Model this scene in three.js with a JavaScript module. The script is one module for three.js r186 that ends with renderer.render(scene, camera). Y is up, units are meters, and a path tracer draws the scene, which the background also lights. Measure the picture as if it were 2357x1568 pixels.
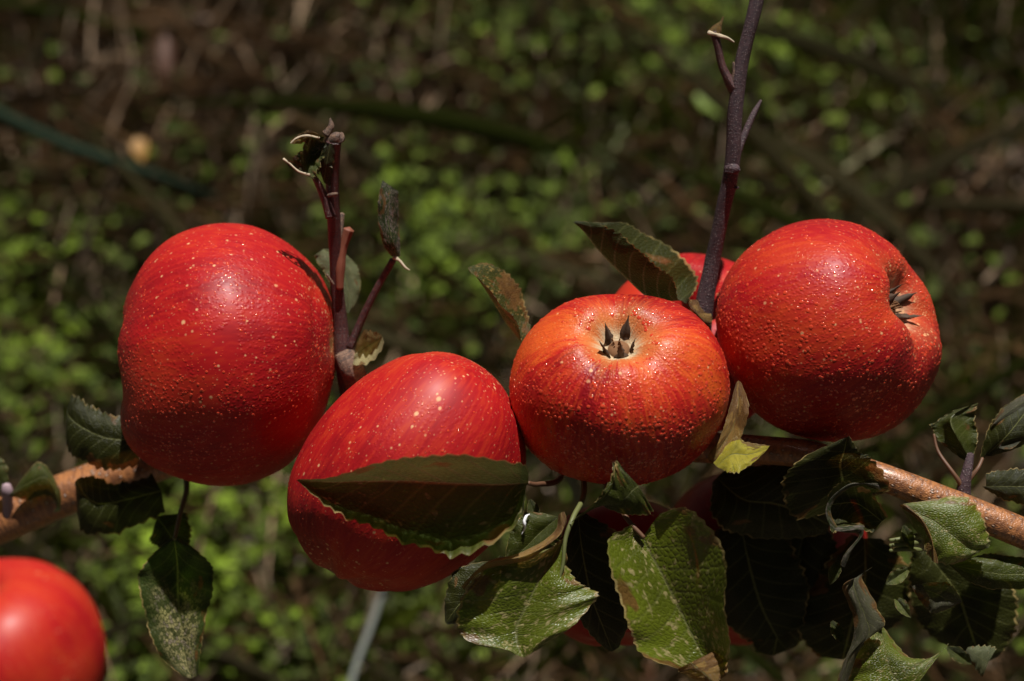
import * as THREE from 'three';
import { mergeGeometries } from 'three/addons/utils/BufferGeometryUtils.js';

// ------------------------------------------------------------------ camera, sky, sun, exposure
const V3 = THREE.Vector3;
const PITCH = 45 * Math.PI / 180, FOCAL = 0.75, PX = 0.36 / 2357, HEIGHT = 0.6;
const R = new V3(1, 0, 0), U = new V3(0, Math.cos(PITCH), -Math.sin(PITCH)), B = new V3(0, Math.sin(PITCH), Math.cos(PITCH));
const EYE = new V3(0, HEIGHT, 0).addScaledVector(B, FOCAL);
const SKY_LEVEL = 0.15;
const scene = new THREE.Scene();
const camera = new THREE.PerspectiveCamera(2 * Math.atan(784 * PX / FOCAL) * 180 / Math.PI, 1024 / 681, 0.02, 200);
camera.position.copy(EYE);
camera.lookAt(0, HEIGHT, 0);
camera.focus = FOCAL - 190 * PX;
camera.userData.fStop = 7.4;
const SUN = new V3().addScaledVector(R, 0.09).addScaledVector(U, 0.83).addScaledVector(B, 0.42).normalize();
{                                                     // a hazy midday sky, dim beside the sun, with thin cloud
  const w = 256, h = 128, a = new Float32Array(w * h * 4), hash = (i, j) => { let t = Math.imul(i * 73 + j * 977 + 11, 1274126177); t ^= t >>> 15; return ((Math.imul(t, 668265263) ^ t) >>> 0) / 4294967296; };
  const cloud = (x, y) => { let s = 0, k = 0.5; for (let o = 0; o < 4; o++) { const X = Math.floor(x), Y = Math.floor(y), u = x - X, v = y - Y, p = Math.max(1, 8 << o), g = (i, j) => hash((((X + i) % p) + p) % p, Y + j + o * 31); s += k * ((g(0, 0) * (1 - u) + g(1, 0) * u) * (1 - v) + (g(0, 1) * (1 - u) + g(1, 1) * u) * v); x *= 2; y *= 2; k *= 0.5; } return s; };
  for (let y = 0; y < h; y++) for (let x = 0; x < w; x++) {
    const el = ((y + 0.5) / h - 0.5) * Math.PI, az = ((x + 0.5) / w - 0.5) * Math.PI * 2, d = new V3(Math.cos(el) * Math.cos(az), Math.sin(el), Math.cos(el) * Math.sin(az)), up = Math.max(0, d.y), c = Math.max(0, cloud(x / w * 8, y / h * 6) - 0.42) * 1.6 * Math.min(1, up * 4), glow = 0.25 * Math.exp((d.dot(SUN) - 1) * 14), k = (y * w + x) * 4, t = Math.pow(1 - up, 3);
    const sky = [0.125 + 0.13 * t, 0.135 + 0.12 * t, 0.15 + 0.09 * t].map((v) => v + 0.22 * c + glow);
    for (let i = 0; i < 3; i++) a[k + i] = sky[i] * SKY_LEVEL;
    a[k + 3] = 1;
  }
  const t = new THREE.DataTexture(a, w, h, THREE.RGBAFormat, THREE.FloatType); t.mapping = THREE.EquirectangularReflectionMapping; t.magFilter = THREE.LinearFilter; t.needsUpdate = true;
  scene.background = t; scene.environment = t;
}
const sun = new THREE.DirectionalLight(new THREE.Color(1, 0.97, 0.92), 4.6);
sun.name = 'sun';
sun.position.copy(SUN).multiplyScalar(3);
sun.castShadow = true;
sun.shadow.mapSize.set(4096, 4096);
Object.assign(sun.shadow.camera, { left: -1, right: 1, top: 1, bottom: -1, near: 0.1, far: 8 });
scene.add(sun, sun.target);
const renderer = new THREE.WebGLRenderer({ antialias: true });
renderer.toneMapping = THREE.LinearToneMapping;
renderer.toneMappingExposure = 1.22;
renderer.shadowMap.enabled = true;

// ------------------------------------------------------------------ helpers
let seed = 12345;
const rnd = () => { seed = (seed + 0x6d2b79f5) | 0; let t = Math.imul(seed ^ (seed >>> 15), 1 | seed); t = (t + Math.imul(t ^ (t >>> 7), 61 | t)) ^ t; return ((t ^ (t >>> 14)) >>> 0) / 4294967296; };
const rr = (a, b) => a + (b - a) * rnd();
const clamp = (x, a = 0, b = 1) => Math.min(b, Math.max(a, x));
const lerp = (a, b, t) => a + (b - a) * t;
const sstep = (a, b, x) => { const t = clamp((x - a) / (b - a)); return t * t * (3 - 2 * t); };
function hash3(x, y, z) { let h = Math.imul(x, 374761393) ^ Math.imul(y, 668265263) ^ Math.imul(z, 1440662683); h = Math.imul(h ^ (h >>> 13), 1274126177); return ((h ^ (h >>> 16)) >>> 0) / 4294967296; }
const GRAIN = new Float32Array(65536); for (let i = 0; i < 65536; i++) GRAIN[i] = hash3(i, 77, 3);
function noise(x, y, z = 0) {
  const X = Math.floor(x), Y = Math.floor(y), Z = Math.floor(z); let u = x - X, v = y - Y, w = z - Z; u = u * u * (3 - 2 * u); v = v * v * (3 - 2 * v); w = w * w * (3 - 2 * w);
  const a0 = Math.imul(X, 7919), a1 = a0 + 7919, b0 = Math.imul(Y, 104729), b1 = b0 + 104729, c0 = Math.imul(Z, 27644437), c1 = c0 + 27644437;
  const at = (h) => GRAIN[(h ^ (h >>> 15)) & 65535];
  const p = at(a0 ^ b0 ^ c0), q = at(a1 ^ b0 ^ c0), r = at(a0 ^ b1 ^ c0), s = at(a1 ^ b1 ^ c0), p1 = at(a0 ^ b0 ^ c1), q1 = at(a1 ^ b0 ^ c1), r1 = at(a0 ^ b1 ^ c1), s1 = at(a1 ^ b1 ^ c1);
  const m = p + (q - p) * u, n = r + (s - r) * u, m1 = p1 + (q1 - p1) * u, n1 = r1 + (s1 - r1) * u, e = m + (n - m) * v, f = m1 + (n1 - m1) * v;
  return e + (f - e) * w;
}
const fbm = (x, y, z = 0, n = 4) => { let s = 0, a = 0.5, t = 0; for (let i = 0; i < n; i++) { s += a * noise(x, y, z); t += a; x = x * 2.03 + 7.1; y = y * 2.03 + 3.7; z = z * 2.03 + 1.3; a *= 0.5; } return s / t; };
function cells(x, y) {                               // distances to the nearest and second nearest scattered point
  const X = Math.floor(x), Y = Math.floor(y); let a = 9, b = 9, id = 0;
  for (let i = -1; i < 2; i++) for (let j = -1; j < 2; j++) {
    const d = Math.hypot(X + i + hash3(X + i, Y + j, 5) - x, Y + j + hash3(X + i, Y + j, 9) - y);
    if (d < a) { b = a; a = d; id = hash3(X + i, Y + j, 13); } else if (d < b) b = d;
  }
  return [a, b, id];
}
// a point of the place: where it stands in the view's plane (units of about 0.15 mm) and how far it stands before or behind that plane
function P(x, y, d = 0) {
  const depth = FOCAL - d * PX, k = depth / FOCAL * PX;
  return new V3().copy(EYE).addScaledVector(B, -depth).addScaledVector(R, (x - 1178.5) * k).addScaledVector(U, (784 - y) * k);
}
const unitAt = (d) => (FOCAL - d * PX) / FOCAL * PX;
function G(x, y, h = 0) {                            // the point of the ground seen in that direction
  const p = P(x, y, 0), t = (EYE.y - h) / (EYE.y - p.y);
  return new V3().lerpVectors(EYE, p, t);
}
const used = new Map();
function numbered(n) { const k = used.get(n) ?? 0; used.set(n, k + 1); return k ? n + '_' + String(k).padStart(3, '0') : n; }
function tag(o, label, category, group, kind) { Object.assign(o.userData, label && { label }, category && { category }, group && { group }, kind && { kind }); return o; }
function thing(name, pos, label, category, group) { const o = new THREE.Group(); o.name = numbered(name); o.position.copy(pos); scene.add(o); return tag(o, label, category, group); }
function part(name, geo, mat, parent = scene, label) {        // geometry given in the place's own coordinates, brought to the parent's
  const m = new THREE.Mesh(geo, mat); m.name = parent === scene ? numbered(name) : name; m.castShadow = m.receiveShadow = true;
  let o = parent; const at = new V3();
  while (o && o !== scene) { at.add(o.position); o = o.parent; }
  geo.translate(-at.x, -at.y, -at.z);
  parent.add(m);
  if (label) m.userData.label = label;
  return m;
}
const dataTex = (w, h, fn, srgb) => {
  const a = new Uint8Array(w * h * 4);
  for (let y = 0; y < h; y++) for (let x = 0; x < w; x++) { const c = fn((x + 0.5) / w, (y + 0.5) / h), o = (y * w + x) * 4; for (let i = 0; i < 3; i++) { let v = Array.isArray(c) ? c[i] : c; v = clamp(v); if (srgb) v = v < 0.0031308 ? v * 12.92 : 1.055 * Math.pow(v, 1 / 2.4) - 0.055; a[o + i] = v * 255; } a[o + 3] = 255; }
  const t = new THREE.DataTexture(a, w, h); t.wrapS = t.wrapT = THREE.RepeatWrapping; t.magFilter = THREE.LinearFilter; t.minFilter = THREE.LinearFilter; if (srgb) t.colorSpace = THREE.SRGBColorSpace; t.needsUpdate = true; return t;
};
const mix3 = (a, b, t) => [lerp(a[0], b[0], t), lerp(a[1], b[1], t), lerp(a[2], b[2], t)];
function spline(rows, t) {                            // Catmull-Rom through rows of numbers
  const n = rows.length - 1, f = clamp(t) * n, i = Math.min(n - 1, Math.floor(f)), x = f - i, g = (k) => rows[clamp(k, 0, n)], p0 = g(i - 1), p1 = g(i), p2 = g(i + 1), p3 = g(i + 2);
  return p1.map((_, k) => 0.5 * (2 * p1[k] + (p2[k] - p0[k]) * x + (2 * p0[k] - 5 * p1[k] + 4 * p2[k] - p3[k]) * x * x + (3 * p1[k] - p0[k] - 3 * p2[k] + p3[k]) * x * x * x));
}
// a tapered, slightly knobbly round stem through points [x, y, d, radius]
function stem(rows, { seg = 40, rad = 12, bump = 0.06, freq = 0.02 } = {}) {
  const pos = [], uv = [], idx = [], path = [];
  for (let i = 0; i <= seg; i++) { const [x, y, d, r] = spline(rows, i / seg); path.push([P(x, y, d), Math.max(0.3, r) * unitAt(d)]); }
  let ref = new V3(0.3, 0.2, 1).normalize(), len = 0;
  const sd = rnd() * 50;
  for (let i = 0; i <= seg; i++) {
    const a = path[Math.max(0, i - 1)][0], b = path[Math.min(seg, i + 1)][0], tan = new V3().subVectors(b, a).normalize();
    const n = ref.clone().addScaledVector(tan, -ref.dot(tan)).normalize(), q = new V3().crossVectors(tan, n); ref = n;
    if (i) len += path[i][0].distanceTo(path[i - 1][0]);
    for (let j = 0; j <= rad; j++) {
      const w = j / rad * Math.PI * 2, k = path[i][1] * (1 + bump * 2 * (fbm(Math.cos(w) * 1.3 + sd, Math.sin(w) * 1.3, len / path[0][1] * 0.35, 3) - 0.5));
      const p = path[i][0].clone().addScaledVector(n, Math.cos(w) * k).addScaledVector(q, Math.sin(w) * k);
      pos.push(p.x, p.y, p.z); uv.push(w / (Math.PI * 2) * Math.max(0.004, path[0][1] * 6.28), len);
    }
  }
  for (let i = 0; i < seg; i++) for (let j = 0; j < rad; j++) { const a = i * (rad + 1) + j, b = a + rad + 1; idx.push(a, a + 1, b, b, a + 1, b + 1); }
  for (const e of [0, seg]) {                        // closed, softly domed ends
    const c = path[e][0], o = path[e ? seg - 1 : 1][0], tip = c.clone().add(new V3().subVectors(c, o).normalize().multiplyScalar(path[e][1] * 0.5)), k = pos.length / 3;
    pos.push(tip.x, tip.y, tip.z); uv.push(0, e ? len : 0);
    for (let j = 0; j < rad; j++) { const a = e * (rad + 1) + j; e ? idx.push(a, a + 1, k) : idx.push(a + 1, a, k); }
  }
  const g = new THREE.BufferGeometry();
  g.setAttribute('position', new THREE.Float32BufferAttribute(pos, 3)); g.setAttribute('uv', new THREE.Float32BufferAttribute(uv, 2)); g.setIndex(idx); g.computeVertexNormals();
  return g;
}

// ------------------------------------------------------------------ materials
const std = (o) => new THREE.MeshPhysicalMaterial(o);
function barkMaterial(base, dark, spot, rough, gloss, cellSize = 0.0022, spotAmount = 0.4) {
  const col = dataTex(512, 512, (u, v) => {
    const n = fbm(u * 9, v * 40, 2, 4), m = fbm(u * 40, v * 40, 7, 3), c = cells(u * 10, v * 14), on = c[2] < spotAmount ? 1 - sstep(0.13, 0.22, c[0]) : 0, ring = c[2] < spotAmount ? sstep(0.2, 0.24, c[0]) * (1 - sstep(0.27, 0.34, c[0])) : 0;
    let k = mix3(dark, base, sstep(0.25, 0.7, n)); k = mix3(k, dark, sstep(0.55, 0.75, m) * 0.5); k = mix3(k, spot, on * 0.85); return mix3(k, [0.03, 0.02, 0.02], ring * 0.7);
  }, true);
  const bmp = dataTex(512, 512, (u, v) => { const c = cells(u * 10, v * 14); return 0.35 * fbm(u * 30, v * 60, 3, 3) + 0.3 * fbm(u * 70, v * 80, 9, 2) + (c[2] < spotAmount ? 0.4 * (1 - sstep(0.1, 0.26, c[0])) : 0); });
  const rep = 1 / (cellSize * 10); for (const t of [col, bmp]) t.repeat.set(rep, rep);
  return std({ map: col, bumpMap: bmp, bumpScale: 0.0005, roughness: rough, clearcoat: gloss, clearcoatRoughness: 0.3 });
}
const M = {
  branch: barkMaterial([0.42, 0.17, 0.06], [0.2, 0.08, 0.035], [0.38, 0.27, 0.2], 0.36, 0.5, 0.0036, 0.2),
  shoot: barkMaterial([0.085, 0.045, 0.05], [0.045, 0.026, 0.032], [0.24, 0.18, 0.17], 0.7, 0, 0.0017, 0.55),
  redshoot: barkMaterial([0.1, 0.03, 0.026], [0.045, 0.018, 0.02], [0.2, 0.13, 0.1], 0.5, 0.2, 0.0014, 0.35),
  spur: barkMaterial([0.24, 0.14, 0.09], [0.08, 0.05, 0.04], [0.3, 0.22, 0.16], 0.75, 0, 0.0012, 0.3),
  petiole: std({ color: new THREE.Color(0.13, 0.06, 0.03), roughness: 0.55 }),
  greenstalk: std({ color: new THREE.Color(0.12, 0.13, 0.04), roughness: 0.55 }),
  sepal: std({ color: new THREE.Color(0.07, 0.04, 0.024), roughness: 0.8 }),
  stamen: std({ color: new THREE.Color(0.2, 0.09, 0.035), roughness: 0.85 }),
  fuzz: std({ color: new THREE.Color(0.5, 0.4, 0.28), roughness: 0.95 }),
  water: std({ color: 0xffffff, transmission: 1, thickness: 0, roughness: 0.07, ior: 1.33 }),
  bead: std({ color: new THREE.Color(0.6, 0.055, 0.022), roughness: 0.12, ior: 1.7 }),  // opaque red paints in skin and gathered light seen through clear water
  web: std({ color: new THREE.Color(0.8, 0.8, 0.82), roughness: 0.6 }),
};
// leaf colours: [upper side, lower side] per kind; veins, net of fine veins, blotches, brown patches, sunlit edges painted as a gold rim
const KIND = {
  green: { up: [0.075, 0.09, 0.01], down: [0.16, 0.22, 0.06], spots: 0.12, spot: [0.3, 0.26, 0.13], brown: 0.05 },
  bright: { up: [0.16, 0.2, 0.014], down: [0.14, 0.17, 0.04], spots: 0.4, spot: [0.5, 0.42, 0.18], brown: 0.1 },
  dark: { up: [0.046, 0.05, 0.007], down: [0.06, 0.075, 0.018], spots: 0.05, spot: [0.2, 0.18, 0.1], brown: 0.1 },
  mottled: { up: [0.06, 0.085, 0.018], down: [0.07, 0.09, 0.03], spots: 0.85, spot: [0.6, 0.52, 0.24], brown: 0.12 },
  speckled: { up: [0.04, 0.06, 0.016], down: [0.07, 0.09, 0.035], spots: 0.6, spot: [0.3, 0.23, 0.2], brown: 0.2 },
  brownpatch: { up: [0.08, 0.085, 0.016], down: [0.1, 0.1, 0.03], spots: 0.4, spot: [0.4, 0.26, 0.08], brown: 0.5 },
  yellow: { up: [0.55, 0.47, 0.03], down: [0.5, 0.4, 0.05], spots: 0.3, spot: [0.3, 0.3, 0.04], brown: 0.25 },
  pale: { up: [0.2, 0.22, 0.1], down: [0.3, 0.28, 0.14], spots: 0.2, spot: [0.4, 0.36, 0.2], brown: 0.1 },
  cream: { up: [0.5, 0.43, 0.2], down: [0.5, 0.42, 0.2], spots: 0.1, spot: [0.4, 0.3, 0.15], brown: 0.2 },
  dry: { up: [0.45, 0.26, 0.07], down: [0.45, 0.3, 0.1], spots: 0.3, spot: [0.4, 0.28, 0.16], brown: 0.5 },
  grey: { up: [0.13, 0.125, 0.07], down: [0.17, 0.155, 0.11], spots: 0.3, spot: [0.3, 0.25, 0.2], brown: 0.3 },
};
const leafCache = new Map();
function veinAt(u, v) {                               // how strongly a main or side vein runs here
  const a = Math.abs(2 * u - 1), s = u < 0.5 ? 0.37 : 0, w = v - 0.3 * a + 0.09 * a * a;
  const f = (w * 8.5 + s) % 1, dist = Math.abs((f < 0 ? f + 1 : f) - 0.5) * 2;
  return [sstep(0.035, 0.012, a), sstep(0.8, 0.97, dist) * (1 - 0.5 * a)];
}
function leafMats(kind, variant = 0, gloss = 0.45, face = 'uu') {   // face: which side of the left and right half is turned to view, upper or under
  const key = kind + variant + gloss + face;
  if (leafCache.has(key)) return leafCache.get(key);
  const k = KIND[kind], q = variant * 11.3 + kind.length * 3.1;
  const paint = () => dataTex(256, 320, (u, v) => {
    const under = face[u < 0.5 ? 0 : 1] === 'd';
    const a = Math.abs(2 * u - 1), [mid, side] = veinAt(u, v), net = cells(u * 26 + q, v * 40), f = fbm(u * 4 + q, v * 5, 1, 4), f2 = fbm(u * 18 + q, v * 24, 4, 3);
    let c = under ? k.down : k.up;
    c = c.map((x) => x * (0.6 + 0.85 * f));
    c = mix3(c, c.map((x) => x * 0.72), sstep(0.25, 0.05, net[1] - net[0]) * 0.6);
    c = mix3(c, under ? [0.25, 0.2, 0.1] : [0.24, 0.25, 0.08], mid * 0.9 + side * (under ? 0.45 : 0.32));
    const sp = sstep(0.75 - 0.42 * k.spots, 0.95 - 0.4 * k.spots, fbm(u * 7 + q, v * 7 + 3, 2, 3) * 0.4 + fbm(u * 34 + q, v * 44, 6, 2) * 0.75) * (net[2] < 0.3 + 0.7 * k.spots ? 1 : 0);
    if (kind === 'mottled') c = mix3(c, mix3(k.spot, [0.4, 0.3, 0.3], net[2] > 0.85 ? 0.6 : 0), (net[2] > 0.35 ? 0.9 : 0.2) * sstep(0.25, 0.6, v + 0.3 * (f2 - 0.5)) * sstep(0.95, 0.35, a + 0.5 * (f - 0.5)) * sstep(0, 0.25, net[1] - net[0]));
    else if (k.spots > 0.08) c = mix3(c, k.spot, sp * (under ? 0.45 : 0.9));
    const br = sstep(1.05 - k.brown * 0.6, 1.15 - k.brown * 0.6, f + 0.28 * f2 + 0.22 * a);
    c = mix3(c, mix3([0.1, 0.04, 0.015], [0.3, 0.15, 0.04], f2), br * 0.9);
    const rim = sstep(0.945, 0.975, a + 0.03 * (f2 - 0.5));  // gold line paints the sunlit leaf edge into the colour
    return mix3(c, [0.46, 0.34, 0.13], rim * (0.15 + 0.9 * sstep(0.35, 0.65, noise(u * 3 + q, v * 14, 5))));
  }, true);
  const bmp = leafCache.get('bump') ?? dataTex(256, 320, (u, v) => { const [mid, side] = veinAt(u, v), net = cells(u * 26, v * 40); return 0.55 * sstep(0, 0.5, net[1] - net[0]) + 0.35 * fbm(u * 12, v * 16, 3, 3) - 0.4 * side - 0.5 * mid + 0.35; });
  leafCache.set('bump', bmp);
  const out = std({ map: paint(), bumpMap: bmp, bumpScale: 0.00022, roughness: face === 'dd' ? 0.8 : gloss, transmission: 0.55, thickness: 0, specularIntensity: kind === 'bright' ? 0.8 : 0.4, side: THREE.DoubleSide });
  leafCache.set(key, out);
  return out;
}
// rows run from the stalk to the tip: [left edge x y d, midrib x y d, right edge x y d]
function leafGeo(rows, { teeth = 20, amp = 7, bulge = 6, wave = 5, ragged = 5, hem = 0, seed: sd = 1 } = {}) {
  const nv = 96, nu = 24, W = nu + 1, grid = [];
  for (let j = 0; j <= nv; j++) {
    const v = j / nv, r = spline(rows, v), Lp = r.slice(0, 3), Mp = r.slice(3, 6), Rp = r.slice(6, 9);
    for (let i = 0; i <= nu; i++) {
      const u = i / nu * 2 - 1, a = Math.abs(u), E = u < 0 ? Lp : Rp, k = u < 0 ? 3 : 11;
      const ph = (v * teeth + (u < 0 ? 0.4 : 0) + 0.5 * noise(v * 9, k, sd)) % 1, tooth = (ph < 0.72 ? ph / 0.72 : (1 - ph) / 0.28) * (0.6 + 0.8 * noise(v * teeth * 0.6, k + 4, sd));
      const wide = Math.hypot(E[0] - Mp[0], E[1] - Mp[1], E[2] - Mp[2]) || 1, fade = Math.min(1, wide / 60) * sstep(0, 0.05, v) * sstep(1, 0.96, v);
      let out = 1 + (amp * (tooth - 0.4) + ragged * (fbm(v * 11, k, sd, 3) - 0.5) * 2) * fade / wide * sstep(0.7, 1, a);
      const p = [0, 1, 2].map((c) => Mp[c] + (E[c] - Mp[c]) * a * out), lift = bulge * Math.sin(Math.PI * a) * Math.min(1, wide / 70);
      const w = wave * 2 * (fbm(u * 1.7 + sd * 3, v * 4, sd, 3) - 0.5) * (0.25 + a) * Math.min(1, wide / 50) + wave * 0.7 * fade * a * a * Math.sin(v * 26 + k + sd);
      p[2] += (lift + w) + (u < 0 ? hem * sstep(0.8, 1, a) * fade : 0); p[1] += w * 0.4;
      grid.push(P(p[0], p[1], p[2]));
    }
  }
  const mid = new THREE.BufferGeometry(), idx = [];
  for (let j = 0; j < nv; j++) for (let i = 0; i < nu; i++) { const a = j * W + i, b = a + W; idx.push(a, b, a + 1, a + 1, b, b + 1); }
  mid.setAttribute('position', new THREE.Float32BufferAttribute(grid.flatMap((p) => [p.x, p.y, p.z]), 3)); mid.setIndex(idx); mid.computeVertexNormals();
  const uv = []; for (let j = 0; j <= nv; j++) for (let i = 0; i <= nu; i++) uv.push(i / nu, j / nv);
  mid.setAttribute('uv', new THREE.Float32BufferAttribute(uv, 2));
  const n = mid.attributes.normal; let f = 0; for (let i = 0; i < n.count; i++) f += n.getX(i) * B.x + n.getY(i) * B.y + n.getZ(i) * B.z;
  if (f < 0) { for (let i = 0; i < idx.length; i += 3) [idx[i + 1], idx[i + 2]] = [idx[i + 2], idx[i + 1]]; mid.setIndex(idx); mid.computeVertexNormals(); }
  return mid;
}
let leafNo = 0;
function leaf(parent, kind, rows, opt = {}, label) {
  leafNo++;
  return part('leaf', leafGeo(rows, { seed: leafNo * 1.37, ...opt }), leafMats(kind, (opt.variant ?? leafNo) % 2, opt.gloss, opt.face), parent, label);
}

// ------------------------------------------------------------------ ground and what grows on it
const groundTex = dataTex(768, 768, (u, v) => { const a = fbm(u * 40, v * 40, 1, 5), b = fbm(u * 160, v * 160, 5, 3), c = fbm(u * 9, v * 9, 8, 3); return mix3(mix3([0.05, 0.04, 0.032], [0.17, 0.12, 0.09], sstep(0.35, 0.7, a)), [0.03, 0.04, 0.014], sstep(0.45, 0.62, c) * 0.6).map((x) => x * (0.6 + 0.8 * b)); }, true);
groundTex.repeat.set(1, 1);
const groundBump = dataTex(512, 512, (u, v) => fbm(u * 60, v * 60, 2, 5));
{
  const g = new THREE.PlaneGeometry(160, 160, 200, 200); g.rotateX(-Math.PI / 2);
  const p = g.attributes.position, uv = g.attributes.uv;
  for (let i = 0; i < p.count; i++) { const x = p.getX(i), z = p.getZ(i); uv.setXY(i, x * 0.8, z * 0.8); p.setY(i, (fbm(x * 0.2, z * 0.2, 3, 3) - 0.5) * 0.5 * sstep(2, 12, Math.hypot(x, z))); }
  g.computeVertexNormals();
  const m = part('ground', g, std({ map: groundTex, bumpMap: groundBump, bumpScale: 0.02, roughness: 0.95 })); m.userData.kind = 'structure';
}
// where the weeds are lush, where the turf is dry: [x, y, radius, amount] in the view's plane
const LUSH = [[1060, 740, 170, 1.2], [930, 590, 130, 0.9], [1330, 640, 160, 0.5], [1640, 300, 260, 0.8], [1850, 430, 240, 0.8], [1250, 400, 160, 0.6], [100, 780, 230, 0.7], [250, 620, 160, 0.5], [60, 960, 220, 0.8], [150, 880, 140, 0.9], [40, 700, 200, 0.5], [350, 1300, 160, 0.5], [1150, 180, 260, 0.35], [1600, 60, 240, 0.4],
  [420, 1450, 260, 1.1], [660, 1430, 240, 1.1], [900, 1450, 200, 0.9], [1060, 1540, 180, 0.6], [2200, 920, 200, 0.6], [2150, 1050, 120, 0.5], [1450, 1540, 200, 0.3], [2300, 1480, 160, 0.5], [2000, 300, 260, 0.3]].map(([x, y, r, a]) => [G(x, y), r, a]);
const DRY = [[300, 150, 380, 0.8], [420, 330, 260, 0.8], [750, 330, 260, 0.6], [1000, 380, 160, 0.7], [120, 450, 200, 0.6], [2260, 680, 200, 1], [2300, 560, 160, 0.5], [600, 1250, 120, 0.8], [1350, 700, 120, 0.4], [1550, 520, 120, 0.6], [300, 830, 120, 0.3], [1950, 1540, 160, 0.7]].map(([x, y, r, a]) => [G(x, y), r, a]);
const DARK = [[1420, 430, 130, 1], [2350, 380, 260, 1], [1950, 170, 170, 0.8], [560, 150, 160, 0.5], [330, 230, 120, 0.5], [2250, 80, 200, 0.5], [1000, 1420, 120, 0.5]].map(([x, y, r, a]) => [G(x, y), r, a]);
const field = (list, x, z) => { let s = 0; for (const [p, r, a] of list) { const d = ((x - p.x) ** 2 + (z - p.z) ** 2) / (r * PX * 1.85) ** 2; s += a * Math.exp(-d); } return s; };
function scatter(name, geo, mat, count, label, category, place) {
  const im = new THREE.InstancedMesh(geo, mat, count), m = new THREE.Matrix4(), c = new THREE.Color();
  let k = 0, tries = 0;
  while (k < count && tries++ < count * 30) {
    const wide = rnd() < 0.2, x = wide ? rr(-2.2, 2.2) : rr(-0.85, 0.85), z = wide ? rr(-2.6, 1.2) : rr(-1.4, 0.35);
    if (!place(x, z, m, c)) continue;
    im.setMatrixAt(k, m); im.setColorAt(k, c); k++;
  }
  im.count = k; im.name = name; im.castShadow = im.receiveShadow = true;
  tag(im, label, category, null, 'stuff'); scene.add(im); return im;
}
const Q = new THREE.Quaternion(), EU = new THREE.Euler(), SC = new V3(), PO = new V3();
const put = (m, x, y, z, rx, ry, rz, sx, sy = sx, sz = sx) => m.compose(PO.set(x, y, z), Q.setFromEuler(EU.set(rx, ry, rz, 'YXZ')), SC.set(sx, sy, sz));
function bladeGeo(bend) {                            // one curved blade, a metre long before scaling
  const pos = [], idx = [], n = 6;
  for (let i = 0; i <= n; i++) { const t = i / n, w = 0.5 * (1 - t * t) * (0.7 + 0.3 * Math.sin(t * 3)), a = bend * t, y = Math.sin(a) / Math.max(bend, 1e-3), z = (1 - Math.cos(a)) / Math.max(bend, 1e-3); pos.push(-w, y, z - 0.15 * w, 0, y, z, w, y, z - 0.15 * w); }
  for (let i = 0; i < n; i++) for (const s of [0, 1]) { const a = i * 3 + s, b = a + 3; idx.push(a, a + 1, b, a + 1, b + 1, b); }
  const g = new THREE.BufferGeometry(); g.setAttribute('position', new THREE.Float32BufferAttribute(pos, 3)); g.setIndex(idx); g.computeVertexNormals(); return g;
}
function cloverGeo() {                               // three cupped leaflets on a stalk top
  const pos = [], idx = [];
  for (let k = 0; k < 3; k++) {
    const a0 = k * 2.094, c = pos.length / 3; pos.push(0, 0, 0);
    for (let i = 0; i <= 8; i++) { const t = i / 8 * Math.PI * 2, r = 0.5, cx = 0.52, x = cx - Math.cos(t) * r * (1 - 0.12 * Math.cos(t)), y = Math.sin(t) * r * 0.85, h = 0.22 * x + 0.25 * Math.abs(y); pos.push(x * Math.cos(a0) - y * Math.sin(a0), h, x * Math.sin(a0) + y * Math.cos(a0)); }
    const m = pos.length / 3; pos.push(0.52 * Math.cos(a0), 0.1, 0.52 * Math.sin(a0));
    for (let i = 0; i < 8; i++) idx.push(m, c + 1 + i + 1, c + 1 + i);
  }
  const g = new THREE.BufferGeometry(); g.setAttribute('position', new THREE.Float32BufferAttribute(pos, 3)); g.setIndex(idx); g.computeVertexNormals(); return g;
}
function ovalGeo() {
  const pos = [], idx = [], n = 7;
  for (let i = 0; i <= n; i++) { const t = i / n, w = 0.32 * Math.sin(Math.PI * Math.pow(t, 0.8)) + 0.01, y = 0.3 * t - 0.35 * t * t; pos.push(-w, y + w * 0.35, t, 0, y, t, w, y + w * 0.35, t); }
  for (let i = 0; i < n; i++) for (const s of [0, 1]) { const a = i * 3 + s, b = a + 3; idx.push(a, b, a + 1, a + 1, b, b + 1); }
  const g = new THREE.BufferGeometry(); g.setAttribute('position', new THREE.Float32BufferAttribute(pos, 3)); g.setIndex(idx); g.computeVertexNormals(); return g;
}
const leafy = std({ color: 0xffffff, roughness: 0.75, specularIntensity: 0.35, transmission: 0.35, thickness: 0, side: THREE.DoubleSide });
const drymat = std({ color: 0xffffff, roughness: 0.8, side: THREE.DoubleSide });
const tone = (c, r, g, b, k) => c.setRGB(r * k, g * k, b * k);
scatter('grass', bladeGeo(0.9), leafy, 36000, 'thin dark green grass blades covering the orchard floor', 'grass', (x, z, m, c) => {
  const dk = field(DARK, x, z), dr = field(DRY, x, z), lu = field(LUSH, x, z);
  if (rnd() < 0.75 * dk) return false;
  const h = rr(0.03, 0.13) * (1 - 0.3 * dr), dry = rnd() < 0.28 + 0.6 * dr - 0.2 * lu;
  put(m, x, 0, z, rr(-1.3, 1.2), rr(0, 6.28), rr(-0.3, 0.3), rr(0.0016, 0.0034), h, h);
  const k = 0.5 + 1.0 * Math.pow(rnd(), 2); dry ? tone(c, 0.4, 0.29, 0.17, k * 0.9) : tone(c, 0.19, 0.23, 0.03, k * (0.7 + 0.5 * Math.min(1, lu)));
  return true;
});
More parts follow.
